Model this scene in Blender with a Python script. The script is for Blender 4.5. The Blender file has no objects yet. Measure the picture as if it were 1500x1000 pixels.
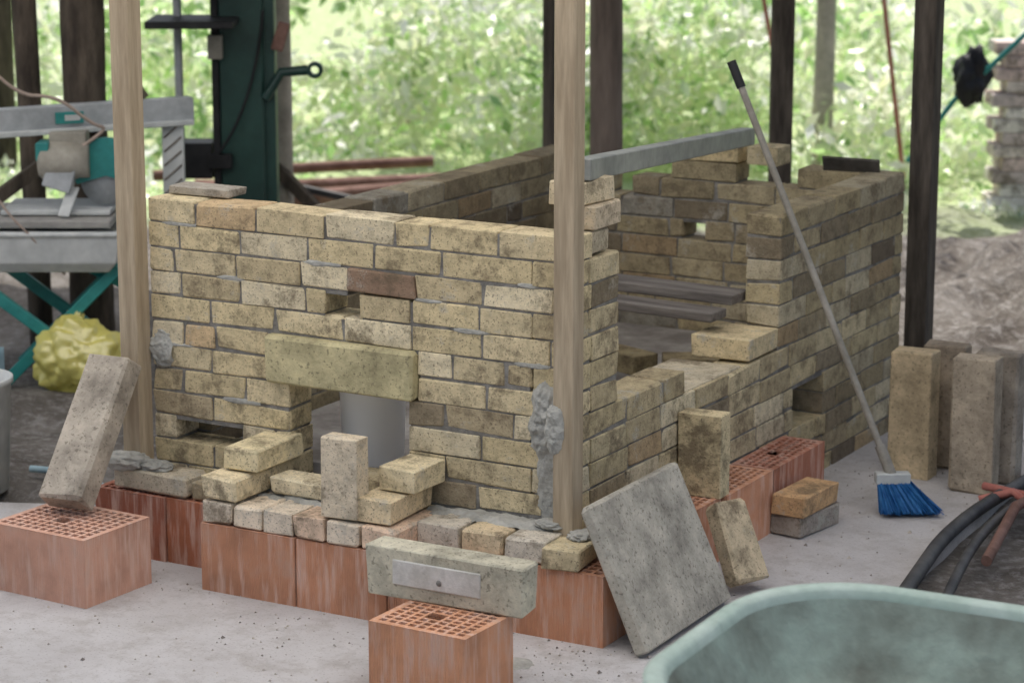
import bpy, bmesh, math, random
import numpy as np
from mathutils import Vector, Matrix, noise, Euler
random.seed(23); rng=np.random.default_rng(7)
scene=bpy.context.scene
COL=scene.collection
# ------------------------------------------------------------ helpers
def site(l,d,z=0.0):
    return Vector((.8704*l-.4921*d, .4921*l+.8706*d, z))
def newmesh(name,verts,faces,mat=None,cols=None,smooth=False):
    me=bpy.data.meshes.new(name)
    me.from_pydata([tuple(v) for v in verts],[],faces)
    me.validate(); me.update()
    if cols is not None:
        a=me.color_attributes.new("Col",'FLOAT_COLOR','POINT')
        arr=np.ones((len(verts),4),dtype=np.float32); arr[:,:3]=np.array(cols,dtype=np.float32)
        a.data.foreach_set("color",arr.ravel())
    if smooth:
        me.polygons.foreach_set("use_smooth",[True]*len(me.polygons))
    ob=bpy.data.objects.new(name,me); COL.objects.link(ob)
    if mat: me.materials.append(mat)
    return ob
def group(name,objs,loc=None):
    e=bpy.data.objects.new(name,None); COL.objects.link(e)
    e.empty_display_size=.1
    bpy.context.view_layer.update()
    for o in objs:
        o.parent=e; o.matrix_parent_inverse=e.matrix_world.inverted()
    return e
class Acc:
    def __init__(s): s.v=[];s.f=[];s.c=[]
    def add(s,v,f,c):
        n=len(s.v); s.v+=v; s.f+=[tuple(i+n for i in q) for q in f]; s.c+=[c]*len(v)
    def obj(s,name,mat,smooth=False): return newmesh(name,s.v,s.f,mat,s.c,smooth)
def chamfer_box(hx,hy,hz,ch,jit=0.0):
    vs=[];idx={}
    for sx in(-1,1):
        for sy in(-1,1):
            for sz in(-1,1):
                j=Vector([random.uniform(-jit,jit) for _ in range(3)])
                ch2=ch*random.choice([.5,.6,.8,1,1.3,1.8,3.2]) if jit else ch
                idx[(sx,sy,sz)]=len(vs)
                vs.append(Vector((sx*hx,sy*(hy-ch2),sz*(hz-ch2)))+j)
                vs.append(Vector((sx*(hx-ch2),sy*hy,sz*(hz-ch2)))+j)
                vs.append(Vector((sx*(hx-ch2),sy*(hy-ch2),sz*hz))+j)
    F=[]
    for s in(-1,1):
        l=[idx[(s,a,b)]+0 for a,b in((-1,-1),(1,-1),(1,1),(-1,1))]; F.append(tuple(l if s>0 else l[::-1]))
        l=[idx[(a,s,b)]+1 for a,b in((-1,-1),(-1,1),(1,1),(1,-1))]; F.append(tuple(l if s>0 else l[::-1]))
        l=[idx[(a,b,s)]+2 for a,b in((-1,-1),(1,-1),(1,1),(-1,1))]; F.append(tuple(l if s>0 else l[::-1]))
    for a in(-1,1):
        for b in(-1,1):
            F.append((idx[(-1,a,b)]+1,idx[(1,a,b)]+1,idx[(1,a,b)]+2,idx[(-1,a,b)]+2))
            F.append((idx[(a,-1,b)]+0,idx[(a,1,b)]+0,idx[(a,1,b)]+2,idx[(a,-1,b)]+2))
            F.append((idx[(a,b,-1)]+0,idx[(a,b,1)]+0,idx[(a,b,1)]+1,idx[(a,b,-1)]+1))
    for k,i in idx.items(): F.append((i,i+1,i+2))
    return vs,F
def brick(acc,c,d,col,rot=(0,0,0),ch=.003,jit=.0015,M=None):
    vs,F=chamfer_box(d[0]/2,d[1]/2,d[2]/2,ch,jit)
    if M is None: M=Euler(rot).to_matrix().to_4x4()
    c=Vector(c)
    acc.add([(M@v)+c for v in vs],F,col)
def fixn(o):
    bm=bmesh.new(); bm.from_mesh(o.data); bmesh.ops.recalc_face_normals(bm,faces=bm.faces); bm.to_mesh(o.data); bm.free()
def box(name,c,d,mat,rot=(0,0,0),ch=.004,jit=0,col=(1,1,1)):
    a=Acc(); brick(a,c,d,col,rot,ch,jit); o=a.obj(name,mat)
    fixn(o); return o
def beam_between(name,p0,p1,w,h,mat,up=(0,0,1),ch=.003,roll=0,jit=0,col=(1,1,1)):
    p0=Vector(p0);p1=Vector(p1);z=(p1-p0);L=z.length;z.normalize()
    x=z.cross(Vector(up)); x.normalize(); y=z.cross(x)
    M=Matrix((x,y,z)).transposed().to_4x4()@Matrix.Rotation(roll,4,'Z')
    a=Acc(); brick(a,(p0+p1)/2,(w,h,L),col,ch=ch,jit=jit,M=M); o=a.obj(name,mat); fixn(o); return o
def tube(name,pts,r,mat,res=8,smooth=True,radii=None):
    cu=bpy.data.curves.new(name,'CURVE'); cu.dimensions='3D'; cu.bevel_depth=r; cu.bevel_resolution=3; cu.use_fill_caps=True
    sp=cu.splines.new('NURBS' if smooth and len(pts)>2 else 'POLY'); sp.points.add(len(pts)-1)
    for i,p in enumerate(pts):
        sp.points[i].co=(p[0],p[1],p[2],1)
        if radii: sp.points[i].radius=radii[i]
    if smooth and len(pts)>2: sp.use_endpoint_u=True; sp.order_u=3; cu.resolution_u=res
    o=bpy.data.objects.new(name,cu); COL.objects.link(o); cu.materials.append(mat); return o
def lathe(name,prof,c,mat,n=40,smooth=True,M=None):
    vs=[];fs=[]
    for r,z in prof:
        for i in range(n):
            a=2*math.pi*i/n; v=Vector((r*math.cos(a),r*math.sin(a),z))
            if M: v=M@v
            vs.append(v+Vector(c))
    for k in range(len(prof)-1):
        for i in range(n):
            j=(i+1)%n; fs.append((k*n+i,k*n+j,(k+1)*n+j,(k+1)*n+i))
    return newmesh(name,vs,fs,mat,smooth=smooth)
def blob(name,c,r,mat,sub=3,amp=.35,sc=1.0,seed=0,freq=2.0,rot=0,ridge=0):
    bm=bmesh.new(); bmesh.ops.create_icosphere(bm,subdivisions=sub,radius=1)
    R=Matrix.Rotation(rot,3,'Z')
    for v in bm.verts:
        q=v.co*freq+Vector((seed*7.3,seed*3.1,seed))
        n=noise.fractal(q,1.0,2.0,4)
        if ridge: n=n*.5+ridge*(abs(noise.noise(q*2.2))+.6*abs(noise.noise(q*4.7+Vector((3,1,7))))-.35)
        p=v.co*(1+amp*n); v.co=R@Vector((p.x*r[0],p.y*r[1],p.z*r[2]))+Vector(c)
    me=bpy.data.meshes.new(name); bm.to_mesh(me); bm.free(); me.materials.append(mat)
    me.polygons.foreach_set("use_smooth",[True]*len(me.polygons))
    o=bpy.data.objects.new(name,me); COL.objects.link(o); return o
def smear(name,o,ua,va,na,su,sv,th,mat,seed=0,n=44,edge=.45):
    """ragged trowelled patch of mortar lying on a surface (o centre, ua/va in-plane, na outward)"""
    o=Vector(o);ua=Vector(ua);va=Vector(va);na=Vector(na); vs=[];h=[]
    for i in range(n+1):
        for j in range(n+1):
            a=i/n*2-1;b=j/n*2-1
            q=Vector((a*su*22,b*sv*22,seed*5.1))
            t=1-(a*a+b*b)**.8+edge*noise.fractal(q,1,2,4)*1.3
            t=max(-.15,min(1,t*1.6)); hh=th*(t*.6+ (.40*noise.fractal(q*2.6+Vector((9,2,1)),1,2,4)+.2 if t>0 else 0)*t)
            h.append(t); vs.append(o+ua*a*su+va*b*sv+na*(hh if t>0 else -.004))
    fs=[]
    for i in range(n):
        for j in range(n):
            q=(i*(n+1)+j,(i+1)*(n+1)+j,(i+1)*(n+1)+j+1,i*(n+1)+j+1)
            if max(h[k] for k in q)>0: fs.append(q)
    return newmesh(name,vs,fs,mat,smooth=True)
def log_post(name,c,r,h,mat,n=20,wob=.12,lean=(0,0),seed=0):
    vs=[];fs=[];K=22
    for k in range(K+1):
        t=k/K
        for i in range(n):
            a=2*math.pi*i/n
            rr=r*(1-.12*t)*(1+wob*noise.noise(Vector((math.cos(a)*1.5,math.sin(a)*1.5,t*h*2.5+seed*9))))
            vs.append((c[0]+rr*math.cos(a)+lean[0]*t,c[1]+rr*math.sin(a)+lean[1]*t,c[2]+h*t))
    for k in range(K):
        for i in range(n):
            j=(i+1)%n; fs.append((k*n+i,k*n+j,(k+1)*n+j,(k+1)*n+i))
    fs.append(tuple(range(n))[::-1]); fs.append(tuple(K*n+i for i in range(n)))
    return newmesh(name,vs,fs,mat,smooth=True)
# ------------------------------------------------------------ materials
def mk(name):
    m=bpy.data.materials.new(name); m.use_nodes=True; nt=m.node_tree; nt.nodes.clear()
    out=nt.nodes.new('ShaderNodeOutputMaterial'); b=nt.nodes.new('ShaderNodeBsdfPrincipled')
    nt.links.new(b.outputs[0],out.inputs[0]); return m,nt,b
def coords(nt,scale=(1,1,1),kind='Object'):
    tc=nt.nodes.new('ShaderNodeTexCoord')
    if scale==(1,1,1): return tc.outputs[kind]
    mp=nt.nodes.new('ShaderNodeMapping'); mp.inputs['Scale'].default_value=scale
    nt.links.new(tc.outputs[kind],mp.inputs[0]); return mp.outputs[0]
def noi(nt,co,scale,detail=4,rough=.6):
    n=nt.nodes.new('ShaderNodeTexNoise'); n.inputs['Scale'].default_value=scale; n.inputs['Detail'].default_value=detail; n.inputs['Roughness'].default_value=rough
    nt.links.new(co,n.inputs['Vector']); return n.outputs['Fac']
def ramp(nt,fac,stops):
    r=nt.nodes.new('ShaderNodeValToRGB'); e=r.color_ramp.elements
    while len(e)<len(stops): e.new(.5)
    for i,(p,c) in enumerate(stops):
        e[i].position=p; e[i].color=(c[0],c[1],c[2],1) if not isinstance(c,(int,float)) else (c,c,c,1)
    nt.links.new(fac,r.inputs[0]); return r.outputs[0]
def mix(nt,f,a,b,mode='MIX'):
    m=nt.nodes.new('ShaderNodeMix'); m.data_type='RGBA'; m.blend_type=mode
    for s,v in((0,f),(6,a),(7,b)):
        if isinstance(v,(int,float)): m.inputs[s].default_value=v
        elif isinstance(v,tuple): m.inputs[s].default_value=(*v,1) if len(v)==3 else v
        else: nt.links.new(v,m.inputs[s])
    return m.outputs[2]
def bump(nt,b,h,strength=.5,dist=.003):
    n=nt.nodes.new('ShaderNodeBump'); n.inputs['Strength'].default_value=strength; n.inputs['Distance'].default_value=dist
    nt.links.new(h,n.inputs['Height']); nt.links.new(n.outputs[0],b.inputs['Normal'])
def simple(name,c1,c2,scale=8,rough=.8,bs=.4,bd=.003,stretch=(1,1,1),metal=0,spec=.3,lo=.35,hi=.65,bscale=None):
    m,nt,b=mk(name); co=coords(nt,stretch)
    f=noi(nt,co,scale); col=ramp(nt,f,[(lo,c1),(hi,c2)])
    f2=noi(nt,co,scale*6,2); col=mix(nt,.35,col,ramp(nt,f2,[(.3,.55),(.7,1.0)]),'MULTIPLY')
    nt.links.new(col,b.inputs['Base Color']); b.inputs['Roughness'].default_value=rough; b.inputs['Metallic'].default_value=metal
    b.inputs['Specular IOR Level'].default_value=spec
    if bs: bump(nt,b,noi(nt,co,bscale or scale*8,3),bs,bd)
    return m
def brick_mat():
    m,nt,b=mk("fire_brick"); co=coords(nt)
    at=nt.nodes.new('ShaderNodeAttribute'); at.attribute_name='Col'
    f1=noi(nt,co,20,4,.7); col=mix(nt,1.0,at.outputs['Color'],ramp(nt,f1,[(.3,.66),(.5,1.0),(.7,1.18)]),'MULTIPLY')
    f2=noi(nt,co,6.5,5,.78); col=mix(nt,ramp(nt,f2,[(.51,0.0),(.63,.75)]),col,(.155,.12,.078))
    col=mix(nt,ramp(nt,f2,[(.34,.6),(.42,0.0)]),col,(.47,.445,.38))
    f4=noi(nt,co,150,1,.6); col=mix(nt,ramp(nt,f4,[(.60,0.0),(.70,.6)]),col,(.13,.10,.07))
    nt.links.new(col,b.inputs['Base Color']); b.inputs['Roughness'].default_value=.92; b.inputs['Specular IOR Level'].default_value=.15
    bump(nt,b,noi(nt,co,75,4,.7),.85,.0055)
    return m
M_brick=brick_mat()
M_mortar=simple("mortar_joint",(.15,.14,.125),(.33,.315,.285),14,.95,.8,.006)
M_mortarL=simple("mortar_grey",(.34,.335,.30),(.52,.51,.465),10,.95,.9,.010,bscale=40)
def clay_mat():
    m,nt,b=mk("terracotta"); co=coords(nt)
    at=nt.nodes.new('ShaderNodeAttribute'); at.attribute_name='Col'
    f1=noi(nt,co,6,4); col=mix(nt,1.0,at.outputs['Color'],ramp(nt,f1,[(.3,.7),(.7,1.15)]),'MULTIPLY')
    co2=coords(nt,(1,1,.12)); f2=noi(nt,co2,45,3,.6)
    col=mix(nt,ramp(nt,f2,[(.48,0.0),(.68,.65)]),col,(.72,.52,.43))
    col=mix(nt,ramp(nt,f1,[(.55,0.0),(.72,.6)]),col,(.44,.33,.27))
    nt.links.new(col,b.inputs['Base Color']); b.inputs['Roughness'].default_value=.85; b.inputs['Specular IOR Level'].default_value=.2
    bump(nt,b,noi(nt,co,120,2),.5,.002); return m
M_clay=clay_mat()
def block_mat():
    m,nt,b=mk("cement_block"); co=coords(nt)
    at=nt.nodes.new('ShaderNodeAttribute'); at.attribute_name='Col'
    f1=noi(nt,co,8,5,.74); col=mix(nt,1.0,at.outputs['Color'],ramp(nt,f1,[(.32,.5),(.68,1.2)]),'MULTIPLY')
    f2=noi(nt,co,90,1,.7); col=mix(nt,ramp(nt,f2,[(.6,0.0),(.7,.5)]),col,(.08,.07,.05))
    nt.links.new(col,b.inputs['Base Color']); b.inputs['Roughness'].default_value=.9; b.inputs['Specular IOR Level'].default_value=.2
    bump(nt,b,noi(nt,co,60,4,.75),.8,.005); return m
M_block=block_mat()
def concrete_mat():
    m,nt,b=mk("concrete_floor"); co=coords(nt)
    f=noi(nt,co,1.6,5,.65); col=ramp(nt,f,[(.3,(.42,.395,.385)),(.5,(.52,.50,.49)),(.72,(.61,.59,.585))])
    f2=noi(nt,co,9,5,.74); col=mix(nt,ramp(nt,f2,[(.48,0.0),(.64,.6)]),col,(.36,.33,.305))
    f3=noi(nt,co,120,1,.7); col=mix(nt,ramp(nt,f3,[(.6,0.0),(.72,.5)]),col,(.24,.21,.19))
    nt.links.new(col,b.inputs['Base Color']); b.inputs['Roughness'].default_value=.85
    bump(nt,b,noi(nt,co,40,4,.75),.6,.005); return m
M_conc=concrete_mat()
def ground_mat():
    m,nt,b=mk("ground_soil"); co=coords(nt)
    f=noi(nt,co,2.2,5,.7); soil=ramp(nt,f,[(.3,(.10,.085,.075)),(.5,(.19,.17,.15)),(.72,(.33,.305,.28))])
    f3=noi(nt,co,22,5,.75); soil=mix(nt,ramp(nt,f3,[(.48,0.0),(.66,.65)]),soil,(.44,.42,.40))
    grass=ramp(nt,f3,[(.3,(.40,.50,.22)),(.55,(.66,.76,.44)),(.75,(.85,.88,.70))])  # grass stops paled to put sunlit glare into the colour
    at=nt.nodes.new('ShaderNodeAttribute'); at.attribute_name='Col'
    col=mix(nt,at.outputs['Fac'],soil,grass)
    nt.links.new(col,b.inputs['Base Color']); b.inputs['Roughness'].default_value=.95; b.inputs['Specular IOR Level'].default_value=.1
    bump(nt,b,f3,.9,.05); return m
M_ground=ground_mat()
M_pine=simple("pine_post",(.37,.29,.195),(.54,.44,.31),5,.8,.3,.002,stretch=(6,6,.5))
M_oldwood=simple("weathered_wood",(.15,.13,.115),(.30,.27,.235),5,.85,.6,.003,stretch=(5,5,1))
M_bark=simple("dark_bark",(.055,.043,.034),(.15,.12,.09),6,.95,.9,.012,stretch=(3,3,.7))
M_log=simple("log_wood",(.12,.095,.08),(.23,.185,.155),4,.9,.7,.006,stretch=(3,3,.5))
M_dark=simple("dark_wood",(.05,.042,.035),(.13,.11,.09),6,.9,.5,.004,stretch=(4,4,.6))
M_palebark=simple("pale_bark",(.34,.31,.26),(.58,.53,.44),6,.9,.5,.006)
M_galv=simple("galvanised_beam",(.24,.25,.235),(.38,.39,.36),5,.6,.2,.002,metal=.2)
M_green=simple("machine_green",(.012,.046,.038),(.022,.072,.058),6,.45,.15,.001,spec=.5)
M_teal=simple("teal_paint",(.02,.22,.21),(.04,.30,.27),6,.5,.1,.001,spec=.5)
m,nt,b=mk("white_plastic"); nt.links.new(ramp(nt,noi(nt,coords(nt),6,2),[(.3,(.90,.91,.92)),(.7,(.95,.95,.95))]),b.inputs['Base Color']); b.inputs['Roughness'].default_value=.45; M_white=m
M_whitedirty=simple("grey_plastic",(.48,.50,.49),(.66,.67,.65),4,.6,.1,.001)
M_alu=simple("aluminium_rail",(.38,.40,.41),(.55,.57,.58),6,.45,.1,.001,metal=.3)
M_tabletop=simple("saw_table_top",(.28,.27,.25),(.42,.40,.37),6,.7,.3,.002)
M_beige=simple("motor_beige",(.30,.28,.23),(.42,.39,.33),8,.6,.2,.001)
M_black=simple("black_plastic",(.012,.012,.013),(.03,.03,.032),8,.55,.2,.001)
M_hose=simple("hose_rubber",(.04,.04,.042),(.10,.098,.095),8,.6,.2,.001)
M_blue=simple("blue_bristle",(.01,.10,.32),(.05,.22,.50),30,.5,0)
M_alloy=simple("broom_handle_grey",(.27,.25,.21),(.40,.37,.32),12,.5,.1,.001)
M_rust=simple("rusty_pipe",(.14,.07,.05),(.26,.15,.12),10,.8,.4,.002)
M_red=simple("red_paint",(.35,.10,.08),(.5,.20,.16),6,.7,.2,.001)
M_orangehose=simple("yellow_hose",(.6,.50,.2),(.72,.6,.3),6,.6,.1,.001)
M_tub=simple("barrow_green",(.34,.45,.38),(.50,.60,.53),5,.55,.3,.003,spec=.4)
M_tubin=simple("barrow_inside",(.16,.17,.14),(.34,.42,.36),4,.8,.6,.006,spec=.3)
M_cable=simple("cable_beige",(.35,.27,.22),(.45,.36,.3),6,.6,0)
M_lblue=simple("shovel_blue",(.30,.45,.53),(.42,.58,.64),6,.6,.2,.001)
M_plank=simple("grey_plank",(.11,.095,.085),(.24,.215,.19),5,.85,.6,.004,stretch=(.6,6,6))  # grey boards, colour lowered along with the dim kiln interior
M_floorshade=simple("shaded_inner_floor",(.24,.22,.205),(.46,.435,.41),6,.9,.5,.004)  # inner floor colour darkened to stand in for interior shade
M_iron=simple("sooty_iron",(.05,.045,.04),(.12,.11,.10),9,.8,.4,.003)
M_roofop=simple("opaque_roof_sheet",(.26,.25,.24),(.40,.39,.37),3,.7,.2,.002)  # opaque rear sheet, chosen to keep light out of the kiln
M_lime=simple("limewash",(.56,.54,.48),(.74,.72,.67),14,.9,.6,.003)
def transl(name,colr,attr=False,f=.5,gl=.08,gr=.35):
    m=bpy.data.materials.new(name); m.use_nodes=True; nt=m.node_tree; nt.nodes.clear()
    out=nt.nodes.new('ShaderNodeOutputMaterial')
    d=nt.nodes.new('ShaderNodeBsdfDiffuse'); t=nt.nodes.new('ShaderNodeBsdfTranslucent'); g=nt.nodes.new('ShaderNodeBsdfGlossy'); g.inputs['Roughness'].default_value=gr
    mx=nt.nodes.new('ShaderNodeMixShader'); mx.inputs[0].default_value=f; m2=nt.nodes.new('ShaderNodeMixShader'); m2.inputs[0].default_value=gl
    if attr:
        at=nt.nodes.new('ShaderNodeAttribute'); at.attribute_name='Col'
        nt.links.new(at.outputs[0],d.inputs[0]); nt.links.new(at.outputs[0],t.inputs[0])
    else:
        c_=ramp(nt,noi(nt,coords(nt),2,1),[(.3,tuple(q*.93 for q in colr)),(.7,colr)]); nt.links.new(c_,d.inputs[0]); nt.links.new(c_,t.inputs[0])
    nt.links.new(d.outputs[0],mx.inputs[1]); nt.links.new(t.outputs[0],mx.inputs[2]); nt.links.new(mx.outputs[0],m2.inputs[1]); nt.links.new(g.outputs[0],m2.inputs[2]); nt.links.new(m2.outputs[0],out.inputs[0])
    return m
M_leaf=transl("leaf",None,True,.5,.15,.45)
M_roof=transl("translucent_roof_sheet",(.95,.945,.93),False,.9,.02)  # front sheet made translucent to spread soft light below
M_bag=transl("yellow_bag_plastic",(.95,.86,.25),False,.3,.14,.22)
# ------------------------------------------------------------ camera
cam=bpy.data.cameras.new("camera"); co=bpy.data.objects.new("camera",cam); COL.objects.link(co)
yaw,pit=.5144,.2152
co.location=(3.1957,-5.9799,2.2724); co.rotation_euler=(math.pi/2-pit,0,yaw)
cam.sensor_width=36; cam.lens=36*3739/1500; cam.clip_end=500
cam.dof.use_dof=True; cam.dof.focus_distance=7.1; cam.dof.aperture_fstop=3.6
scene.camera=co
# ------------------------------------------------------------ light
w=bpy.data.worlds.new("World"); scene.world=w; w.use_nodes=True; nt=w.node_tree; nt.nodes.clear()
sky=nt.nodes.new('ShaderNodeTexSky'); sky.sky_type='NISHITA'; sky.sun_disc=False
sd=Vector((-.25,.45,1)).normalized()
sky.sun_elevation=math.asin(sd.z); sky.sun_rotation=math.atan2(sd.x,sd.y); sky.dust_density=4.0; sky.air_density=1.0; sky.ozone_density=.6
bg=nt.nodes.new('ShaderNodeBackground'); bg.inputs[1].default_value=.15
wo=nt.nodes.new('ShaderNodeOutputWorld'); nt.links.new(sky.outputs[0],bg.inputs[0]); nt.links.new(bg.outputs[0],wo.inputs[0])
sun=bpy.data.lights.new("sun",'SUN'); sun.energy=5; sun.angle=math.radians(.5); sun.color=(1,.965,.91)
so=bpy.data.objects.new("sun",sun); COL.objects.link(so); so.rotation_euler=sd.to_track_quat('Z','Y').to_euler()
scene.view_settings.view_transform='Standard'; scene.view_settings.look='None'; scene.view_settings.exposure=0
# ------------------------------------------------------------ ground
def warp(u): return 3.2*u*4+ (90-12.8)*u**5
n=260; us=np.linspace(-1,1,n); vs=[];cs=[]
for i in range(n):
    for j in range(n):
        x=warp(us[i]); y=warp(us[j])+3
        d=-.4921*x+.8706*y; l=.8704*x+.4921*y
        inconc=( -4.2<x<.9 and y<3.1 and (y<.25 or x>-1.75))
        z=-.035+.02*noise.noise(Vector((x*3,y*3,0)))
        if not inconc:
            z+=.05*noise.fractal(Vector((x*1.8,y*1.8,2)),1,2,4)+.02
            if x>.66: z=min(z,.0)-.01
            hh=math.exp(-((l-2.6)/1.3)**2-((d-4.6)/1.3)**2); z+=hh*(.16+.20*noise.fractal(Vector((x*4.5,y*4.5,5)),1,2,5))
        z+= max(0,d-16)*.03
        g=min(1,max(0,(d-6.1+.9*noise.noise(Vector((x,y,9))))/.8))
        vs.append((x,y,z)); cs.append((g,g,g))
fs=[(i*n+j,(i+1)*n+j,(i+1)*n+j+1,i*n+j+1) for i in range(n-1) for j in range(n-1)]
ground=newmesh("ground",vs,fs,M_ground,cs,True)
bm=bmesh.new()
P=[(-4.2,-9),(1.7,-9),(1.7,.3),(.95,.45),(.70,.75),(.66,1.3),(.63,2.0),(.62,3.0),(-1.7,3.0),(-1.75,.32),(-2.2,.12),(-4.2,.05)]
f=bm.faces.new([bm.verts.new((x,y,0)) for x,y in P]); r=bmesh.ops.extrude_face_region(bm,geom=[f])
for v in r['geom']:
    if isinstance(v,bmesh.types.BMVert): v.co.z=-.09
bmesh.ops.recalc_face_normals(bm,faces=bm.faces)
me=bpy.data.meshes.new("concrete_slab"); bm.to_mesh(me); bm.free(); me.materials.append(M_conc); COL.objects.link(bpy.data.objects.new("concrete_slab",me))
# ------------------------------------------------------------ kiln walls
c=.073
PAL=[((.68,.57,.36),5),((.74,.64,.44),4),((.64,.53,.32),5),((.57,.47,.29),3),((.48,.395,.255),1.3),((.36,.295,.20),.8),((.62,.46,.27),.4),((.53,.49,.40),.4),((.25,.20,.145),.2)]
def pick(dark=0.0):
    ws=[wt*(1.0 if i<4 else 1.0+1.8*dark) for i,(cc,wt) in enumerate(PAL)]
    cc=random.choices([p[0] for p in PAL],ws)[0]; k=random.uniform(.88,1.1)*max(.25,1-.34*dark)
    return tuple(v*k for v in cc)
def course_line(acc,mac,axis,a,b,p0,p1,z,k,dark,off,h=.0680):
    rec=.0038+.0010*(k%3)
    m0,m1=(a+rec,b-rec); q0,q1=p0+rec,p1-rec
    z0,z1=z-.012,z+c-.010
    def bx(x0,x1,y0,y1,z0,z1):
        v=[Vector((x,y,zz)) for x in(x0,x1) for y in(y0,y1) for zz in(z0,z1)]
        mac.add(v,[(0,1,3,2),(4,6,7,5),(0,4,5,1),(2,3,7,6),(0,2,6,4),(1,5,7,3)],(1,1,1))
    if axis=='x': bx(m0,m1,q0,q1,z0,z1)
    else: bx(q0,q1,m0,m1,z0,z1)
    s=a; first=True
    while s<b-.01:
        L=.228+random.uniform(-.014,.014)
        if first and off: L=L*off
        if random.random()<.10: L=random.choice([.114,.17,.09])
        first=False
        e=min(b,s+L)
        if b-e<.05: e=b
        g=.0034
        s2=s+(g if s>a+.001 else 0); e2=e-(g if e<b-.001 else 0)
        t=(p1-p0); dz=random.uniform(-.0015,.0015); dp=random.uniform(-.0018,.0018)
        cc=Vector(((s2+e2)/2,(p0+p1)/2+dp,z+.0025+h/2+dz)) if axis=='x' else Vector(((p0+p1)/2+dp,(s2+e2)/2,z+.0025+h/2+dz))
        dd=(e2-s2,t,h) if axis=='x' else (t,e2-s2,h)
        tl=random.uniform(-.011,.011)
        brick(acc,cc,dd,pick(dark),rot=((0,tl,0) if axis=='x' else (tl,0,0)),jit=.0018,ch=.0028)
        s=e
def intervals(a,b,holes):
    out=[(a,b)]
    for h0,h1 in holes:
        nx=[]
        for s,e in out:
            if h1<=s or h0>=e: nx.append((s,e))
            else:
                if h0-s>.03: nx.append((s,h0))
                if e-h1>.03: nx.append((h1,e))
        out=nx
    return out
kiln=[]
L=1.424; D=2.504; T=.12
zk=lambda k:.273+k*c
A=Acc();Mo=Acc()
for k in range(-1,11):
    holes=[]
    if k in(4,5): holes.append((-1.0,-.49))
    if k in(-1,0,1,2,3): holes.append((-.93,-.52))
    if k==7: holes.append((-.80,-.68))
    if k==8: holes.append((-.72,-.495))
    if k==1: holes.append((-1.345,-1.10))
    end=0 if k%2==0 else -T-.004
    for a,b in intervals(-L,end,holes):
        course_line(A,Mo,'x',a,b,0,T,zk(k),k,.0 if k>3 else .15,.5 if k%2 else 0)
brick(A,(-.607,.050,zk(8)+.036),(.222,.118,.064),(.28,.19,.13),rot=(0,.035,.03),ch=.005,jit=.003)
fw=A.obj("front_wall",M_brick); kiln+= [fw]
A2=Acc()
segs=[(0,.284,10),(.284,.72,4),(.72,1.18,3),(1.18,1.413,3),(1.413,D,9)]
for k in range(-4,11):
    runs=[];
    for a,b,t in segs:
        if k<t:
            if runs and abs(runs[-1][1]-a)<1e-6: runs[-1]=(runs[-1][0],b)
            else: runs.append((a,b))
    st=0 if k%2 else T+.004
    holes=[(1.55,1.80)] if k in(-1,0) else []
    for ra,rb in runs:
        ra=max(ra,st)
        if rb-ra<.04: continue
        for a,b in intervals(ra,rb,holes):
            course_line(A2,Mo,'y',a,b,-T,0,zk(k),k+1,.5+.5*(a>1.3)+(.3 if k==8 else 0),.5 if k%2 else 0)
kiln.append(A2.obj("side_wall",M_brick))
A3=Acc()
for k in range(-4,9):
    course_line(A3,Mo,'y',T+.004,D-(T+.004 if k%2 else 0),-L,-L+T,zk(k),k+2,1.5,.5 if k%2 else 0)  # left wall bricks toned down to imitate the dim interior
for k in range(-4,9):
    for x0,x1 in [(-L if k%2 else -L+T+.004,-T-.004)]:
        hs=[]
        if k==8: hs=[(-1.3,-.86),(-.60,-.36)]
        if k==5: hs=[(-.81,-.72)]
        if k==7: hs=[(-1.12,-1.02)]
        for a,b in intervals(x0,x1,hs):
            course_line(A3,Mo,'x',a,b,D-T,D,zk(k),k,1.1,.5 if k%2 else 0)  # brown rear bricks, darkened further to paint in interior shade
kiln.append(A3.obj("rear_and_left_walls",M_brick))
A4=Acc()
def bk(cx,cy,z,dx,dy,dz=.065,rz=0,dark=.2,col=None,rx=0,ry=0): brick(A4,(cx,cy,z+dz/2),(dx,dy,dz),col or pick(dark),rot=(rx,ry,rz),jit=.0022,ch=.003)
bk(-.065,.15,1.006,.11,.18,col=(.50,.43,.31)); bk(-.058,.215,1.074,.115,.17,rz=.04,col=(.60,.50,.36)); bk(-.075,.20,1.142,.11,.17,rz=-.06,col=(.64,.54,.37))
bk(-.10,1.295,.500,.20,.225,.068,col=(.66,.54,.33))
bk(-.13,.95,.427,.24,.40,dark=.0,col=(.56,.49,.36))
bk(-.72,D-.06,.93,.25,.12,dark=0,col=(.62,.50,.29)); bk(-.5,D-.06,.93,.12,.12,dark=.5)
bk(-.99,-.165,.275,.118,.23,col=(.76,.64,.42)); bk(-.965,-.085,.346,.118,.235,col=(.76,.65,.41))
bk(-.99,.0,.275,.118,.12)
bk(-.485,-.14,.275,.116,.235,col=(.76,.62,.40),rz=.03); bk(-.455,-.09,.346,.118,.16,col=(.75,.64,.42),rz=-.04)
bk(-.585,-.238,.275,.118,.066,.23,col=(.68,.58,.43),rz=.04)
bk(-.80,-.10,.275,.2,.1,.05,dark=.1); bk(-.70,.03,.275,.2,.11,.05,dark=.3)
x=-1.05
while x<-.42:
    wd=.112+random.uniform(-.008,.004)
    bk(x+wd/2,-.165+random.uniform(-.004,.004),.203,wd-.008,.235,.064,col=random.choice([(.72,.58,.44),(.74,.55,.40),(.70,.60,.47),(.76,.64,.49)])); x+=wd
x=-.40
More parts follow.
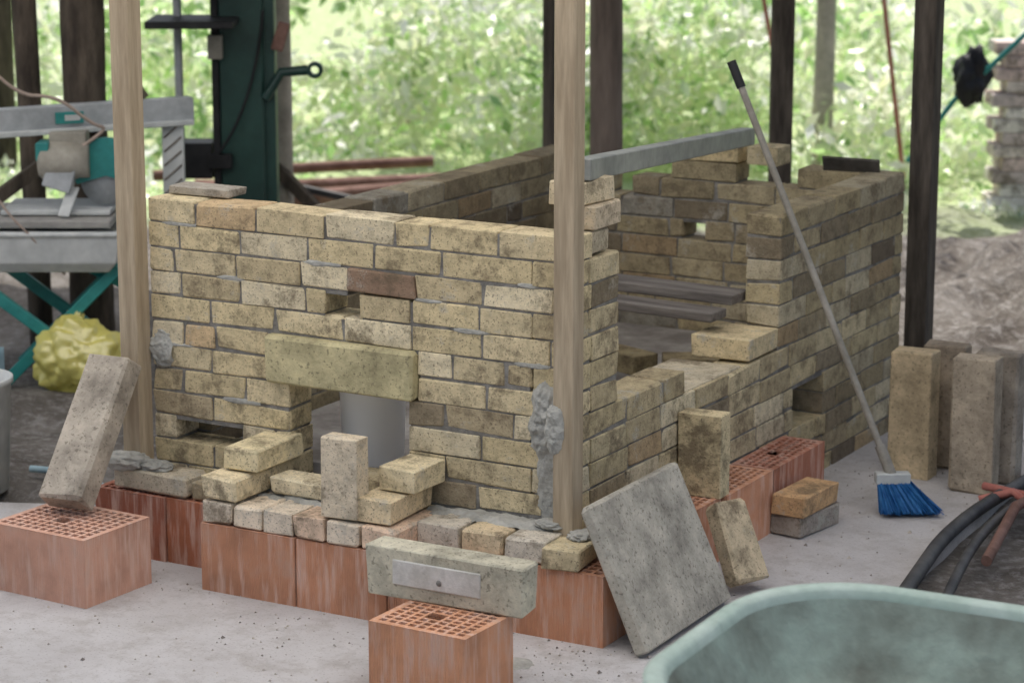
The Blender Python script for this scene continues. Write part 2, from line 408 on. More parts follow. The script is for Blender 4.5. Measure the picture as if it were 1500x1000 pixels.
while x<.02:
    wd=.14; bk(x+wd/2,-.085+random.uniform(-.01,.006),.203,wd-.01,.15,.064,col=random.choice([(.66,.56,.42),(.72,.58,.38),(.64,.58,.48)])); x+=wd
bk(.06,-.09,.203,.11,.2,.06,rz=.1,dark=.1)
bk(-1.36,-.06,.205,.27,.11,.062,col=(.56,.49,.37),rz=-.03); bk(-1.14,-.06,.205,.14,.1,.05,dark=.6)
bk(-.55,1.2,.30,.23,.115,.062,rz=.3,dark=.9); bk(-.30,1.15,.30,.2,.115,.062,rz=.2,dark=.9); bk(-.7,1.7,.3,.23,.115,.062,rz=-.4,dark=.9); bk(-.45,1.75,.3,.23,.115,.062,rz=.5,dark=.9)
bk(-1.3,.13,1.078,.21,.10,.022,rz=.04,col=(.42,.38,.32))
kiln.append(A4.obj("stacked_bricks",M_brick))
kiln.append(Mo.obj("mortar_joints",M_mortar))
for o in kiln: fixn(o)
kiln.append(box("inner_floor",(-.71,1.25,.15),(1.17,2.24,.30),M_floorshade,ch=.002))
lint=box("lintel_block",(-.745,.035,.638),(.505,.13,.142),M_block,ch=.006,jit=.002,col=(.60,.53,.31)); kiln.append(lint)
def clay_block(name,x0,x1,y0,y1,h=.2,rz=0,nx=9,ny=8,col=(.60,.30,.18),z=0):
    cx,cy=(x0+x1)/2,(y0+y1)/2; hx,hy=(x1-x0)/2,(y1-y0)/2
    vs=[];fs=[]
    def v(*p): vs.append(Vector(p)); return len(vs)-1
    m=.014
    xs=[-hx+m+(2*hx-2*m)*i/nx for i in range(nx+1)]; ys=[-hy+m+(2*hy-2*m)*i/ny for i in range(ny+1)]
    t=.0042
    def quad(a,b,c_,d): fs.append((v(*a),v(*b),v(*c_),v(*d)))
    X=[-hx,xs[0],xs[-1],hx]; Y=[-hy,ys[0],ys[-1],hy]
    for i in range(3):
        for j in range(3):
            if i==1 and j==1: continue
            quad((X[i],Y[j],h),(X[i+1],Y[j],h),(X[i+1],Y[j+1],h),(X[i],Y[j+1],h))
    ic0,ic1=nx//2-1,nx//2+1; jc0,jc1=ny//2-1,ny//2+1
    for i in range(nx):
        for j in range(ny):
            a,b,c1,d1=xs[i],xs[i+1],ys[j],ys[j+1]
            big=(ic0<=i<ic1 and jc0<=j<jc1)
            e0=a+(0 if big and i>ic0 else t); e1=b-(0 if big and i<ic1-1 else t); g0=c1+(0 if big and j>jc0 else t); g1=d1-(0 if big and j<jc1-1 else t)
            o=[(a,c1),(b,c1),(b,d1),(a,d1)]; q=[(e0,g0),(e1,g0),(e1,g1),(e0,g1)]
            for k in range(4):
                k2=(k+1)%4
                if o[k]!=q[k] or o[k2]!=q[k2]:
                    quad((*o[k],h),(*o[k2],h),(*q[k2],h),(*q[k],h))
                    quad((*q[k],h),(*q[k2],h),(*q[k2],h-.09),(*q[k],h-.09))
            quad(*[(*p,h-.09) for p in q])
    def side(p,q,nn):
        p=Vector(p);q=Vector(q);L_=(q-p).length;k=max(6,int(L_/.0075)); nn=Vector(nn); prev=None
        for i in range(2*k+1):
            tt=i/(2*k); b=p.lerp(q,tt)-nn*(.0026 if i%2 else 0.0003)
            cur=(v(b.x,b.y,0),v(b.x,b.y,h))
            if prev: fs.append((prev[0],cur[0],cur[1],prev[1]))
            prev=cur
    side((-hx,-hy,0),(hx,-hy,0),(0,-1,0)); side((hx,-hy,0),(hx,hy,0),(1,0,0)); side((hx,hy,0),(-hx,hy,0),(0,1,0)); side((-hx,hy,0),(-hx,-hy,0),(-1,0,0))
    R=Matrix.Rotation(rz,3,'Z'); vs=[R@p+Vector((cx,cy,z)) for p in vs]
    k=random.uniform(.9,1.06)
    return newmesh(name,vs,fs,M_clay,[tuple(q*k for q in col)]*len(vs))
kiln.append(clay_block("base_block_1",-1.56,-1.30,-.125,.10,.198,col=(.42,.16,.10)))
kiln.append(clay_block("base_block_2",-1.296,-1.055,-.12,.10,.198,col=(.52,.20,.11)))
kiln.append(clay_block("base_block_3",-1.05,-.725,-.285,-.02,.20))
kiln.append(clay_block("base_block_4",-.72,-.46,-.285,-.02,.20))
kiln.append(clay_block("base_block_5",-.455,-.20,-.225,-.01,.20))
kiln.append(clay_block("base_block_6",-.195,.195,-.175,.08,.20,nx=12))
kiln.append(clay_block("base_block_7",.004,.135,.10,.40,.20,nx=4,ny=9))
kiln.append(clay_block("base_block_8",.004,.135,.41,.70,.20,nx=4,ny=9))
kiln.append(clay_block("base_block_9",.004,.15,.71,1.05,.20,nx=5,ny=11))
kiln.append(clay_block("base_block_10",.004,.15,1.055,1.46,.20,nx=5,ny=13,col=(.46,.20,.13)))
kiln.append(box("footing",(-.71,.2,.09),(1.38,.55,.18),M_mortar))
def lumps(prefix,lst,amp=.25):
    for i,(p,r) in enumerate(lst): kiln.append(blob(prefix+"_%d"%(i+1),p,r,M_mortarL,5,amp,seed=i+len(prefix),freq=1.9))
lumps("mortar_lump",[((-.03,-.055,.285),(.05,.028,.014)),((.07,-.06,.268),(.04,.045,.014)),
 ((-1.47,-.09,.285),(.085,.05,.028)),((-1.38,-.07,.275),(.07,.04,.020)),((-1.12,-.07,.262),(.06,.05,.018))])
X_=(1,0,0);Z_=(0,0,1);YN=(0,-1,0);XP=(1,0,0);Y_=(0,1,0)
kiln.append(smear("mortar_smear_corner",(-.070,-.001,.560),X_,Z_,YN,.060,.115,.026,M_mortarL,3,44,.3))
kiln.append(smear("mortar_smear_post",(-.012,-.0695,.555),X_,Z_,YN,.030,.07,.016,M_mortarL,13,36,.3))
kiln.append(smear("mortar_smear_corner_low",(-.060,-.001,.385),X_,Z_,YN,.042,.14,.009,M_mortarL,8))
kiln.append(smear("mortar_smear_left",(-1.39,-.001,.62),X_,Z_,YN,.045,.06,.018,M_mortarL,5))
kiln.append(smear("mortar_bed_right",(-.20,-.035,.2665),X_,Y_,(0,0,1),.24,.05,.014,M_mortarL,9))
kiln.append(smear("mortar_bed_mid",(-.75,-.09,.2665),X_,Y_,(0,0,1),.2,.09,.012,M_mortarL,12))
random.seed(21)
for i in range(16):
    k=random.randint(0,10); x=random.uniform(-1.36,-.12)
    if -1.05<x<-.42 and k<7: continue
    kiln.append(smear("mortar_smear_%d"%i,(x,.0015,zk(k)),X_,Z_,YN,random.uniform(.03,.07),random.uniform(.005,.010),.004,M_mortarL,i,14))
group("brick_kiln",kiln)
# ------------------------------------------------------------ posts / roof
def post(name,cx,cy,wd,mat,z0=0,h=3.0,rz=0,lean=0):
    return beam_between(name,(cx,cy,z0),(cx+lean,cy,h),wd,wd,mat,up=(0,1,0),ch=.003,roll=rz)
post("timber_post",.013,-.038,.062,M_pine,.2); post("timber_post.001",-1.457,-.038,.066,M_pine,.2)
post("timber_post.002",.035,2.60,.082,M_dark,0)
p=site((1137-750)/352-.161,3.6); post("timber_post.003",p.x,p.y,.088,M_dark,0,rz=.5)
p=site(.238,4.0); log_post("log_post",(p.x,p.y,-.05),.072,3.05,M_log,seed=1)
p=site(-.003,4.0); post("timber_post.004",p.x,p.y,.042,M_dark)
log_post("log_post.001",(-3.55,2.02,-.05),.05,3.05,M_bark,seed=2,lean=(-.05,0)); log_post("log_post.002",(-3.37,2.13,-.05),.09,3.05,M_bark,seed=3)
p=site((417-750)/331-.161,4.3); log_post("log_post.003",(p.x,p.y,-.05),.052,3.05,M_palebark,seed=4)
def roof(name,y0,y1,z0,z1,mat):
    vs=[];fs=[]; nx=180
    for i in range(nx+1):
        x=-5.6+8.8*i/nx
        for y,z in((y0,z0),(y1,z1)): vs.append((x,y,z+.02*math.cos(i*math.pi/2)+.04))
    for i in range(nx): fs.append((2*i,2*i+2,2*i+3,2*i+1))
    return newmesh(name,vs,fs,mat,smooth=True)
rb=[roof("roof_diffuser_front",-3.2,1.25,2.98,3.02,M_roof),roof("roof_blocker_rear",1.2,4.6,3.04,3.08,M_roofop)]  # unseen roof; translucent/opaque split added to light the front and dim the interior
for i,y in enumerate((-3.1,-1.6,-.04,2.6,4.2)): rb.append(box("rafter_%d"%i,(-1.2,y,2.95),(8.4,.06,.10),M_pine))
group("shed_roof",rb)
# ------------------------------------------------------------ loose blocks
clay_block("hollow_clay_block",-1.57,-1.22,-.585,-.30,.2,rz=-.05,nx=11,ny=9,col=(.68,.39,.28))
clay_block("hollow_clay_block.001",-.155,.135,-.79,-.56,.2,rz=-.03,nx=9,ny=8,col=(.70,.36,.21))
def cement(name,c,d,rot,col,M=None):
    a=Acc(); brick(a,c,d,col,rot,ch=.004,jit=.003,M=M); o=a.obj(name,M_block); fixn(o); return o
cb=cement("body",(-.05,-.555,.2+.069),(.47,.085,.136),(0,0,.0),(.60,.56,.43))
pn=box("panel",(-.07,-.5985,.272),(.265,.006,.068),M_lime,ch=.003)
hl=lathe("dimple",[(0,.001),(.008,.0),(.009,-.004)],(-.06,-.603,.262),M_mortar,n=16,M=Matrix.Rotation(math.radians(90),3,'X'))
group("cement_lintel_block",[cb,pn,hl])
def lean_block(name,p0,p1,wx,th,col,wdir=(1,0,0)):
    p0=Vector(p0);p1=Vector(p1); z=(p1-p0);Ln=z.length;z.normalize(); x=Vector(wdir); x=(x-z*x.dot(z)).normalized(); y=z.cross(x)
    M=Matrix((x,y,z)).transposed().to_4x4(); return cement(name,(p0+p1)/2,(wx,th,Ln),(0,0,0),col,M)
lean_block("cement_block",(-1.44,-.415,.235),(-1.465,-.125,.60),.15,.075,(.48,.42,.34))
lean_block("paving_slab",(.325,.07,.012),(.148,.07,.392),.54,.035,(.50,.465,.39),wdir=(0,1,0))
def lb(name,c,d,rot,col):
    a=Acc(); brick(a,c,d,col,rot,ch=.003,jit=.003); o=a.obj(name,M_brick); fixn(o); return o
lb("loose_brick",(.075,.70,.2+.125),(.14,.068,.25),(0,0,.06),(.66,.55,.34))
a=lean_block("loose_brick.001",(.335,.46,.03),(.235,.50,.245),.13,.065,(.60,.49,.33),wdir=(.3,1,0)); a.data.materials[0]=M_brick
lb("loose_brick.002",(.22,1.14,.035),(.115,.23,.066),(0,0,-.15),(.38,.33,.28)); lb("loose_brick.003",(.225,1.13,.103),(.115,.235,.066),(0,0,-.08),(.60,.38,.20))
cement("cement_block.001",(.285,1.90,.215),(.145,.085,.43),(0,0,.0),(.62,.49,.31)); cement("cement_block.002",(.34,2.06,.215),(.15,.08,.43),(0,0,.05),(.44,.36,.27))
cement("cement_block.003",(.53,1.82,.225),(.15,.085,.45),(0,0,.03),(.48,.40,.30)); cement("cement_block.004",(.555,1.97,.222),(.15,.08,.445),(0,0,-.03),(.43,.37,.3))
lb("loose_brick.004",(.72,2.25,.02),(.2,.11,.06),(0,0,.4),(.26,.22,.18))
lb("brick_fragment",(.52,-.12,.02),(.10,.06,.035),(0,.06,.5),(.66,.53,.36)); lb("brick_fragment.001",(.42,.03,.012),(.05,.03,.022),(.1,0,1.2),(.6,.5,.36))
smear("mortar_splash",(.03,-.40,.0005),X_,Y_,(0,0,1),.07,.05,.006,M_mortarL,15,24)
beam_between("wooden_plank",(-1.28,1.42,.67),(-.13,1.40,.655),.13,.032,M_plank); beam_between("wooden_plank.001",(-1.28,1.28,.64),(-.14,1.26,.62),.11,.03,M_plank)
beam_between("metal_channel_beam",(-.045,.14,1.24),(-.52,2.30,1.045),.055,.060,M_galv)
beam_between("iron_plate",(-.27,2.40,.945),(-.07,2.44,.94),.085,.012,M_iron,up=(0,1,.6))
b1=lathe("bucket_body",[(.0,.0),(.088,.0),(.092,.004),(.10,.26),(.105,.262),(.105,.275),(.098,.275),(.09,.01)],(-.785,.225,.302),M_white)
group("white_bucket",[b1])
b2=lathe("bucket_body",[(.0,.0),(.115,.0),(.12,.004),(.14,.36),(.147,.362),(.147,.38),(.138,.38),(.12,.01)],(-2.345,.21,0),M_whitedirty)
group("white_bucket.001",[b2])
# ------------------------------------------------------------ broom
base=Vector((.45,1.43,0)); tip=Vector((-.205,1.46,1.405)); dr=(tip-base).normalized()
parts=[tube("handle",[base+dr*.17,tip-dr*.07],.0115,M_alloy,smooth=False),tube("grip",[tip-dr*.09,tip],.015,M_black,smooth=False),
 tube("socket",[base+dr*.13,base+dr*.24],.018,M_alloy,smooth=False)]
side=Vector((.85,.5,0)).normalized()
parts.append(beam_between("head",base+dr*.13-side*.055,base+dr*.13+side*.055,.045,.035,M_whitedirty))
vs=[];fs=[]
nrm=dr.cross(side)
for i in range(1100):
    u=random.uniform(-1,1); v_=random.uniform(-1,1)
    p0=base+dr*.12+side*u*.052+nrm*v_*.018
    p1=base+side*(u*(.08+.022*random.random())+.012)+nrm*(v_*.05)+Vector((0,0,.003+random.random()*.02))
    t=(side*random.uniform(-1,1)+nrm*random.uniform(-1,1)).normalized()*.0015
    k=len(vs); vs+=[p0-t,p0+t,p1+t,p1-t]; fs.append((k,k+1,k+2,k+3))
parts.append(newmesh("bristles",vs,fs,M_blue)); group("broom",parts)
# ------------------------------------------------------------ wheelbarrow
ua=Vector((.999,.035,0)).normalized(); va=Vector((-.035,.999,0)).normalized(); wc=Vector((1.455,-1.365,0))
def rr(hu,hv,r,z,n=12):
    pts=[]
    for cx,cy,a0 in((1,1,0),(-1,1,90),(-1,-1,180),(1,-1,270)):
        for i in range(n+1):
            a=math.radians(a0+90*i/n); pts.append(wc+ua*(cx*(hu-r)+r*math.cos(a))+va*(cy*(hv-r)+r*math.sin(a))+Vector((0,0,z)))
    return pts
def ringmesh(name,rings,mat,cap0=False,cap1=False):
    vs=[];fs=[];m_=len(rings[0])
    for rg in rings: vs+=rg
    for k in range(len(rings)-1):
        for i in range(m_):
            j=(i+1)%m_; fs.append((k*m_+i,k*m_+j,(k+1)*m_+j,(k+1)*m_+i))
    if cap0: fs.append(tuple(range(m_)))
    if cap1: fs.append(tuple((len(rings)-1)*m_+i for i in range(m_))[::-1])
    return newmesh(name,vs,fs,mat,smooth=True)
wb=[ringmesh("tub_inside",[rr(.24,.26,.14,.352),rr(.29,.31,.18,.358),rr(.325,.35,.2,.40),rr(.385,.425,.26,.530)],M_tubin,True),
 ringmesh("tub_rim",[rr(.385,.425,.26,.530),rr(.39,.43,.265,.546),rr(.398,.438,.27,.553),rr(.418,.458,.28,.555),rr(.43,.47,.29,.548),rr(.43,.47,.29,.523),rr(.424,.464,.285,.523),rr(.405,.445,.27,.526),rr(.33,.35,.2,.365),rr(.27,.28,.16,.335)],M_tub,False,True)]
for s in(-1,1):
    wb.append(tube("frame_%d"%(s+2),[wc+va*.5+ua*s*.06+Vector((0,0,.2)),wc+ua*s*.2+va*.1+Vector((0,0,.31)),wc-va*.5+ua*s*.27+Vector((0,0,.41)),wc-va*1.0+ua*s*.3+Vector((0,0,.55))],.016,M_green))
    wb.append(tube("leg_%d"%(s+2),[wc-va*.1+ua*s*.23+Vector((0,0,.33)),wc-va*.25+ua*s*.25,wc-va*.42+ua*s*.26+Vector((0,0,.37))],.014,M_green,smooth=False))
Mw=Matrix((va,Vector((0,0,1)),ua)).transposed()
wb.append(lathe("wheel",[(.02,-.02),(.13,-.03),(.155,-.025),(.165,0),(.155,.025),(.13,.03),(.02,.02)],wc+va*.32+Vector((0,0,.166)),M_black,M=Mw))
group("wheelbarrow",wb)
# ------------------------------------------------------------ hoses, pipes, tools on the right
tube("black_pipe",[(.80,.3,.02),(.73,.77,.03),(.66,1.2,.035),(.66,1.75,.035),(.74,2.6,.03)],.022,M_hose)
tube("black_pipe.001",[(.90,.5,.02),(.80,.95,.03),(.74,1.4,.035),(.76,1.9,.035),(.9,2.6,.03)],.016,M_hose)
tube("rusty_pipe",[(.86,1.0,.03),(.78,1.5,.06),(.80,1.95,.04)],.017,M_rust,smooth=False)
group("pipe_wrench",[tube("arm",[(.62,1.62,.03),(.72,1.66,.06),(.90,1.45,.05)],.014,M_red,smooth=False),tube("arm_2",[(.60,1.72,.05),(.75,1.68,.05),(1.0,1.62,.05)],.013,M_red,smooth=False)])
tube("garden_hose",[(.30,-1.9,.012),(.36,-1.2,.012),(.62,-.9,.012),(.9,-.4,.012)],.014,M_black)
tube("garden_hose.001",[(-2.3,.45,.02),(-2.1,.5,.02),(-1.9,.35,.02),(-1.7,.3,.02)],.012,M_lblue)
p=[site(2.3,5.6,.06),site(2.7,5.85,.05),site(3.1,5.8,.05),site(3.6,6.0,.05)]; tube("garden_hose.002",p,.016,M_orangehose)
# ------------------------------------------------------------ tile saw
S0=Vector((-2.95,1.44,0)); R_=Vector((.8704,.4921,0)); F_=Vector((-.4921,.8706,0))
def S(x,d,z): return S0+R_*x+F_*d+Vector((0,0,z))
RZ=yaw
saw=[]
vs=[];fs=[]
def ringS(x0,x1,d0,d1,z): return [S(x0,d0,z),S(x1,d0,z),S(x1,d1,z),S(x0,d1,z)]
rg=[ringS(-.78,.17,.03,.55,.46),ringS(-.82,.205,.0,.58,.50),ringS(-.83,.225,-.01,.59,.60),ringS(-.84,.235,-.02,.60,.605),ringS(-.84,.235,-.02,.60,.62),ringS(-.80,.20,.02,.56,.62),ringS(-.80,.20,.02,.56,.585)]
for r in rg: vs+=r
for k in range(len(rg)-1):
    for i in range(4): j=(i+1)%4; fs.append((k*4+i,k*4+j,(k+1)*4+j,(k+1)*4+i))
fs.append((3,2,1,0)); fs.append(tuple(4*(len(rg)-1)+i for i in range(4)))
o=newmesh("water_basin",vs,fs,M_whitedirty); mod=o.modifiers.new("b",'BEVEL'); mod.width=.012; mod.segments=2; saw.append(o)
saw.append(box("table_top",S(-.30,.30,.635),(.95,.44,.03),M_tabletop,rot=(0,0,RZ)))
saw.append(box("cutting_tray",S(-.05,.32,.665),(.42,.3,.02),M_whitedirty,rot=(0,0,RZ)))
for i,(a,b) in enumerate([((-.40,.05,.47),(.17,.05,.03)),((.20,.08,.47),(-.27,.08,.0)),((-.40,.5,.47),(.17,.5,.03)),((.20,.53,.47),(-.27,.53,.0)),((.10,.05,.48),(.23,.25,.36))]):
    saw.append(beam_between("leg_%d"%(i+1),S(*a),S(*b),.045,.028,M_teal,up=tuple(F_)))
saw.append(beam_between("guide_rail",S(-.75,.02,1.00),S(.44,.52,1.02),.07,.10,M_alu))
saw.append(beam_between("guide_rail_lip",S(-.75,.0,.955),S(.44,.50,.975),.09,.02,M_whitedirty))
saw.append(box("rail_support",S(.37,.47,.80),(.085,.03,.36),M_whitedirty,rot=(0,0,RZ)))
for i in range(6): saw.append(beam_between("lattice_%d"%i,S(.335,.452,.64+.055*i),S(.405,.452,.70+.055*i),.008,.006,M_oldwood,up=tuple(F_)))
dv=(S(.44,.52,0)-S(-.75,.02,0)).normalized(); ang=math.atan2(dv.y,dv.x); nv=Vector((dv.y,-dv.x,0))
lp=lambda x: S(x,.02+(x+.75)*.5/1.19,1.005+(x+.75)*.0168)
# the rail's wide side (0.10) is horizontal: its front face is .05 from the axis
saw.append(box("label",lp(-.02)+nv*.052,(.11,.006,.045),M_teal,rot=(0,0,ang),ch=.001))
saw.append(box("label_text",lp(-.01)+nv*.0565,(.06,.002,.022),M_whitedirty,rot=(0,0,ang),ch=.0005))
saw.append(box("label_script",lp(.19)+nv*.052,(.09,.004,.012),M_black,rot=(0,-.1,ang),ch=.001))
Mx=Matrix((R_,Vector((0,0,1)),-F_)).transposed()
saw.append(lathe("motor",[(0,-.10),(.06,-.10),(.075,-.085),(.075,.03),(.065,.05),(.065,.09),(0,.09)],S(-.01,.22,.86),M_beige,M=Matrix((F_,Vector((0,0,1)),R_)).transposed()))
saw.append(box("motor_bracket",S(0,.26,.93),(.14,.10,.08),M_beige,rot=(0,0,RZ)))
saw.append(box("gearbox",S(-.03,.2,.80),(.11,.09,.09),M_alu,rot=(0,.3,RZ)))
saw.append(box("motor_cap",S(-.09,.22,.90),(.05,.12,.07),M_teal,rot=(0,0,RZ)))
vs=[];fs=[];n_=24
for s in(-.02,.02):
    vs.append(S(.14,.25+s,.80))
    for i in range(n_+1):
        a=math.radians(-25+230*i/n_); vs.append(S(.14+.125*math.cos(a),.25+s,.82+.125*math.sin(a)))
for i in range(n_):
    fs.append((0,1+i,2+i)); k=n_+2; fs.append((k,k+2+i,k+1+i)); fs.append((1+i,k+1+i,k+2+i,2+i))
saw.append(newmesh("blade_guard",vs,fs,M_teal))
saw.append(lathe("blade",[(0,-.002),(.10,-.002),(.10,.002),(0,.002)],S(.14,.25,.78),M_alu,M=Mx))
saw.append(beam_between("splash_flap",S(.02,.2,.76),S(-.01,.12,.66),.05,.01,M_whitedirty))
group("tile_saw",saw)
tube("power_cable",[S(-.3,.1,1.27),S(-.18,.12,1.12),S(-.02,.14,1.12),S(.10,.2,1.0),S(.16,.25,.98),S(.06,.2,.92)],.007,M_cable)
tube("power_cable.001",[S(-.35,.0,.95),S(-.22,-.02,.72),S(-.10,-.02,.60),S(.0,.05,.45)],.005,M_cable)
# ------------------------------------------------------------ green drill press
gc=site(-1.295,4.0)
def Gp(x,d,z): return gc+R_*x+F_*d+Vector((0,0,z))
gm=[box("column",Gp(0,0,1.0),(.19,.22,2.0),M_green,rot=(0,0,RZ),ch=.01),box("column_web",Gp(.11,-.02,1.0),(.06,.12,2.0),M_green,rot=(0,0,RZ)),box("foot",Gp(0,0,.06),(.5,.6,.12),M_green,rot=(0,0,RZ)),
 box("side_flange",Gp(-.105,-.10,1.15),(.03,.05,1.6),M_black,rot=(0,0,RZ)),
 box("drive_box",Gp(-.20,-.05,.72),(.15,.16,.15),M_black,rot=(0,0,RZ)),box("drive_stub",Gp(-.09,-.12,.72),(.10,.08,.06),M_black,rot=(0,0,RZ)),box("work_table",Gp(-.18,-.2,1.31),(.36,.34,.03),M_black,rot=(0,0,RZ)),
 box("head",Gp(-.13,-.12,1.60),(.30,.3,.3),M_green,rot=(0,0,RZ)),
 tube("spindle_rod",[Gp(-.26,-.1,.72),Gp(-.26,-.1,1.9)],.018,M_alu,smooth=False),
 box("clamp",Gp(-.10,-.14,1.2),(.06,.05,.10),M_beige,rot=(0,0,RZ)),box("knob",Gp(.17,-.1,1.24),(.05,.05,.12),M_rust,rot=(0,.3,RZ)),
 tube("crank_arm",[Gp(.10,-.1,.98),Gp(.17,-.1,1.09),Gp(.28,-.1,1.10)],.022,M_green,smooth=False),
 lathe("crank_ring",[(.018,-.02),(.034,-.02),(.034,.02),(.018,.02),(.018,-.02)],Gp(.31,-.1,1.10),M_green,M=Mx,n=24),
 tube("belt_cable",[Gp(.10,-.12,1.35),Gp(.06,-.14,.95),Gp(-.10,-.14,.75)],.006,M_black)]
group("drill_press",gm)
for i,(a,b) in enumerate([((-2.95,3.2,1.6),(-2.3,3.3,.95)),((-2.3,3.0,.6),(-1.6,3.2,1.1)),((-2.9,2.9,.2),(-2.2,3.0,.7)),((-1.35,4.3,.8),(-1.0,4.2,.45))]):
    beam_between("brace_timber" if i==0 else "brace_timber.%03d"%i,site(*a),site(*b),.05,.05,M_bark)
# ------------------------------------------------------------ bag, shovel
bgp=[blob("bag_body",(-2.93,1.50,.12),(.17,.12,.15),M_bag,5,.30,seed=3,freq=.95,rot=yaw,ridge=1.0),blob("bag_knot",(-2.97,1.52,.25),(.04,.03,.05),M_bag,4,.6,seed=5,ridge=1)]
group("plastic_bag",bgp)
vs=[];fs=[]
for i in range(9):
    for j in range(7):
        u=j/6-.5; t=i/8; wdt=.20*(1-.55*max(0,t-.5)*2*.6); vs.append(S(-.27+u*wdt, -.35+.03*(4*u*u), .24*(1-t)+.01))
for i in range(8):
    for j in range(6): fs.append((i*7+j,i*7+j+1,(i+1)*7+j+1,(i+1)*7+j))
sh=newmesh("blade",vs,fs,M_lblue,smooth=True); md=sh.modifiers.new("s",'SOLIDIFY'); md.thickness=.004
group("shovel",[sh,tube("shaft",[S(-.27,-.34,.22),S(-.42,-.1,1.1)],.016,M_pine,smooth=False)])
for i,(a,b,r,mm) in enumerate([((-1.9,6.3,.12),(-.5,6.9,.14),.045,M_rust),((-1.8,6.7,.15),(-.4,7.1,.15),.04,M_rust),((-2.1,6.9,.2),(-.6,7.3,.22),.03,M_rust),((-1.5,6.2,.3),(-.9,6.0,.2),.02,M_black),((-1.9,7.1,.1),(-.3,7.0,.12),.05,M_rust)]):
    tube("steel_pipe" if i==0 else "steel_pipe.%03d"%i,[site(*a),site(*b)],r,mm,smooth=False)
A5=Acc()
q0=site(2.56,7.0)
for k in range(13):
    for i in range(4):
        for j in range(2):
            pp=q0+R_*(i*.245+(.06 if k%2 else 0)+random.uniform(-.01,.01))+F_*(j*.13)
            brick(A5,pp+Vector((0,0,.04+k*.07)),(.235,.115,.066),random.choice([(.82,.72,.64),(.76,.60,.54),(.88,.82,.74),(.66,.56,.52)]),rot=(0,0,RZ+random.uniform(-.05,.05)))
o=A5.obj("brick_stack",M_brick); fixn(o)
blob("black_bag",site(2.23,6.5,.76),(.085,.08,.15),M_black,4,.45,seed=9,freq=1.5)
tube("teal_pole",[site(1.93,6.6,.32),site(2.15,6.5,.66),site(2.6,6.4,1.12)],.014,M_teal,smooth=False)
tube("red_pole",[site(2.05,7.4,0),site(1.84,7.4,1.5)],.013,M_red,smooth=False); tube("red_pole.001",[site(1.40,7.5,.3),site(1.16,7.5,1.5)],.012,M_red,smooth=False)
# ------------------------------------------------------------ vegetation
def leaves(name,centers,radii,nper,size,pal,flat=.75):
    tot=int(sum(nper)); P=np.zeros((tot,3)); col=np.zeros((tot,3)); k=0
    pal=np.array(pal)
    for cpt,rad,nn in zip(centers,radii,nper):
        v=rng.normal(size=(nn,3)); v/=np.linalg.norm(v,axis=1)[:,None]; v*=(rng.random((nn,1))**.45)*rad; v[:,2]*=flat
        P[k:k+nn]=np.array(cpt)+v
        base=pal[rng.integers(len(pal))]; cc=np.where(rng.random((nn,1))<.6,base,pal[rng.integers(len(pal),size=nn)])
        col[k:k+nn]=cc*rng.uniform(.8,1.25,(nn,1)); k+=nn
    P[:,2]=np.maximum(P[:,2],.01)
    a=rng.normal(size=(tot,3)); a/=np.linalg.norm(a,axis=1)[:,None]
    nrm=rng.normal(size=(tot,3))*.7+np.array([0,0,.8]); b=np.cross(nrm,a); b/=np.linalg.norm(b,axis=1)[:,None]
    s=(size*rng.uniform(.5,1.4,(tot,1)))
    V=np.stack([P-a*s,P-b*s*.45,P+a*s,P+b*s*.45],axis=1).reshape(-1,3)
    me=bpy.data.meshes.new(name); me.vertices.add(tot*4); me.vertices.foreach_set("co",V.ravel())
    me.loops.add(tot*4); me.loops.foreach_set("vertex_index",np.arange(tot*4)); me.polygons.add(tot)
    me.polygons.foreach_set("loop_start",np.arange(tot)*4); me.polygons.foreach_set("loop_total",np.full(tot,4)); me.update(calc_edges=True)
    at=me.color_attributes.new("Col",'FLOAT_COLOR','POINT'); arr=np.ones((tot,4,4),dtype=np.float32); arr[:,:,:3]=np.clip(col,0,.95)[:,None,:]; at.data.foreach_set("color",arr.ravel())
    me.materials.append(M_leaf); o=bpy.data.objects.new(name,me); COL.objects.link(o); return o
SUNLIT_PAL=[(.74,.92,.50),(.84,.95,.62),(.54,.78,.32),(.92,.95,.78),(.24,.42,.14),(.95,.95,.90),(.78,.92,.55),(.90,.95,.72)]  # leaf colours bleached toward white to paint blown-out sunlight
cs=[];rs=[];ns=[]
for i in range(580):
    if i<490:
        l=rng.uniform(-7,7); d=rng.uniform(0,1)**1.2*4.5+8.0-(.9 if l>1.5 else 0); z=rng.uniform(0,1)**1.2*1.55*(.3+.7*min(1,(d-7)/3)); r=rng.uniform(.18,.42)
    else:
        l=rng.uniform(-.2,1.5); d=rng.uniform(8,10.5); z=rng.uniform(0,1.1); r=rng.uniform(.18,.36)
    if 2.2<l<3.7 and d<8.0: continue
    cs.append(tuple(site(l,d,z))); rs.append(r); ns.append(int(150*(r/.4)**2))
leaves("background_shrubs",cs,rs,ns,.055,SUNLIT_PAL)
cs=[];rs=[];ns=[]
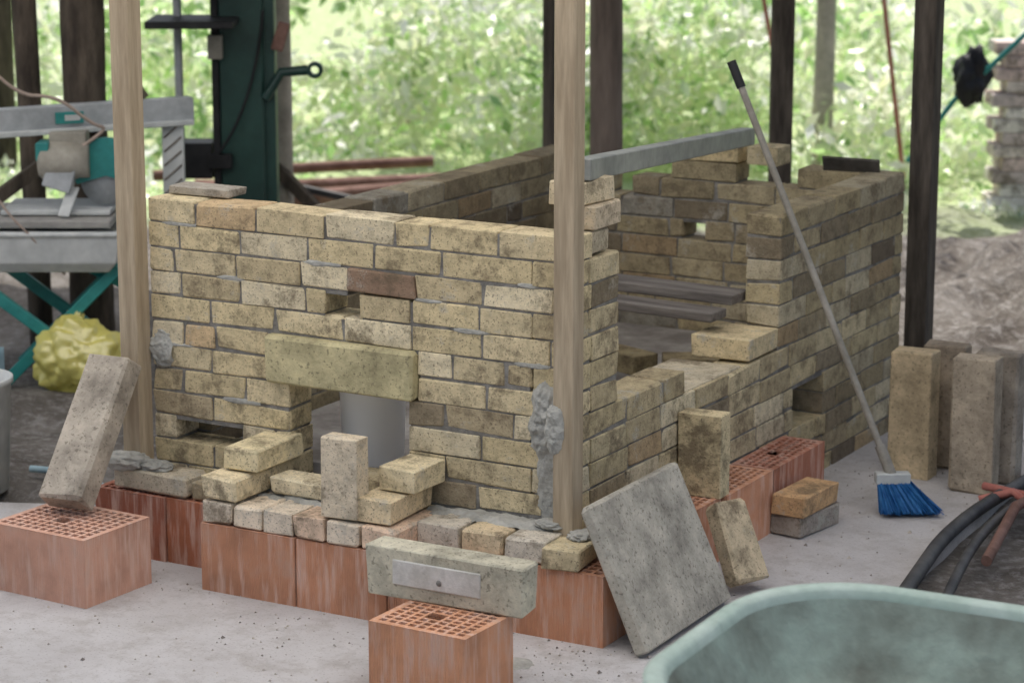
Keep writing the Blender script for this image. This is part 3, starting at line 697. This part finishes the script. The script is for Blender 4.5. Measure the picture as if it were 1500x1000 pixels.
for i in range(240):
    l=rng.uniform(-8,8); d=rng.uniform(6.6,9.5)
    cs.append(tuple(site(l,d,.03))); rs.append(rng.uniform(.1,.3)); ns.append(80)
leaves("ground_weeds",cs,rs,ns,.025,SUNLIT_PAL,.4)
def tree(name,l,d,r,h,lean,mat,seed):
    random.seed(seed); base=site(l,d,-.1); top=base+R_*lean+Vector((0,0,h)); pts=[base.lerp(top,t)+R_*random.uniform(-.05,.05) for t in(0,.25,.5,.75,1)]
    pr=[tube("trunk",pts,r,mat,radii=[1.2,1,.85,.6,.3])]
    cs=[];
    for i in range(11):
        t=random.uniform(.35,1); p=base.lerp(top,t); e=p+Vector((random.uniform(-1,1),random.uniform(-1,1),random.uniform(.1,.8)))*random.uniform(.5,1.1)
        pr.append(tube("limb_%d"%i,[p,(p+e)/2+Vector((0,0,.08)),e],r*.28,mat,radii=[1,.7,.3])); cs.append(tuple(e))
    pr.append(leaves("crown",cs,[random.uniform(.35,.6) for _ in cs],[80]*len(cs),.05,SUNLIT_PAL))
    return group(name,pr)
tree("background_tree",1.62,7.6,.055,4.2,-.15,M_palebark,1); tree("background_tree.001",-.9,10.5,.035,4.0,.3,M_palebark,2)
tree("background_tree.002",-3.2,8.5,.07,4.2,.1,M_bark,4); tree("background_tree.003",3.9,9.8,.05,4,-.3,M_palebark,5)
vs=[];fs=[];cc=[]
random.seed(5)
for i in range(900):
    if i%3==0: x,y=random.uniform(-1.7,.6),random.uniform(-1.2,-.1)
    elif i%3==1: x,y=random.uniform(.02,.62),random.uniform(-.6,2.8)
    else: x,y=random.gauss(-.2,.7),random.gauss(-.35,.2)
    s=random.uniform(.0015,.005)*(2 if random.random()<.06 else 1)
    k=len(vs)
    for a in range(3):
        vs.append((x+s*math.cos(a*2.1+i),y+s*math.sin(a*2.1+i)*1.2,0.0005))
    vs.append((x,y,s*1.1)); fs+=[(k,k+1,k+3),(k+1,k+2,k+3),(k+2,k,k+3)]; q=random.choice([(.46,.42,.38),(.56,.5,.43),(.35,.31,.28)]); cc+=[q]*4
newmesh("mortar_crumbs",vs,fs,M_block,cc)
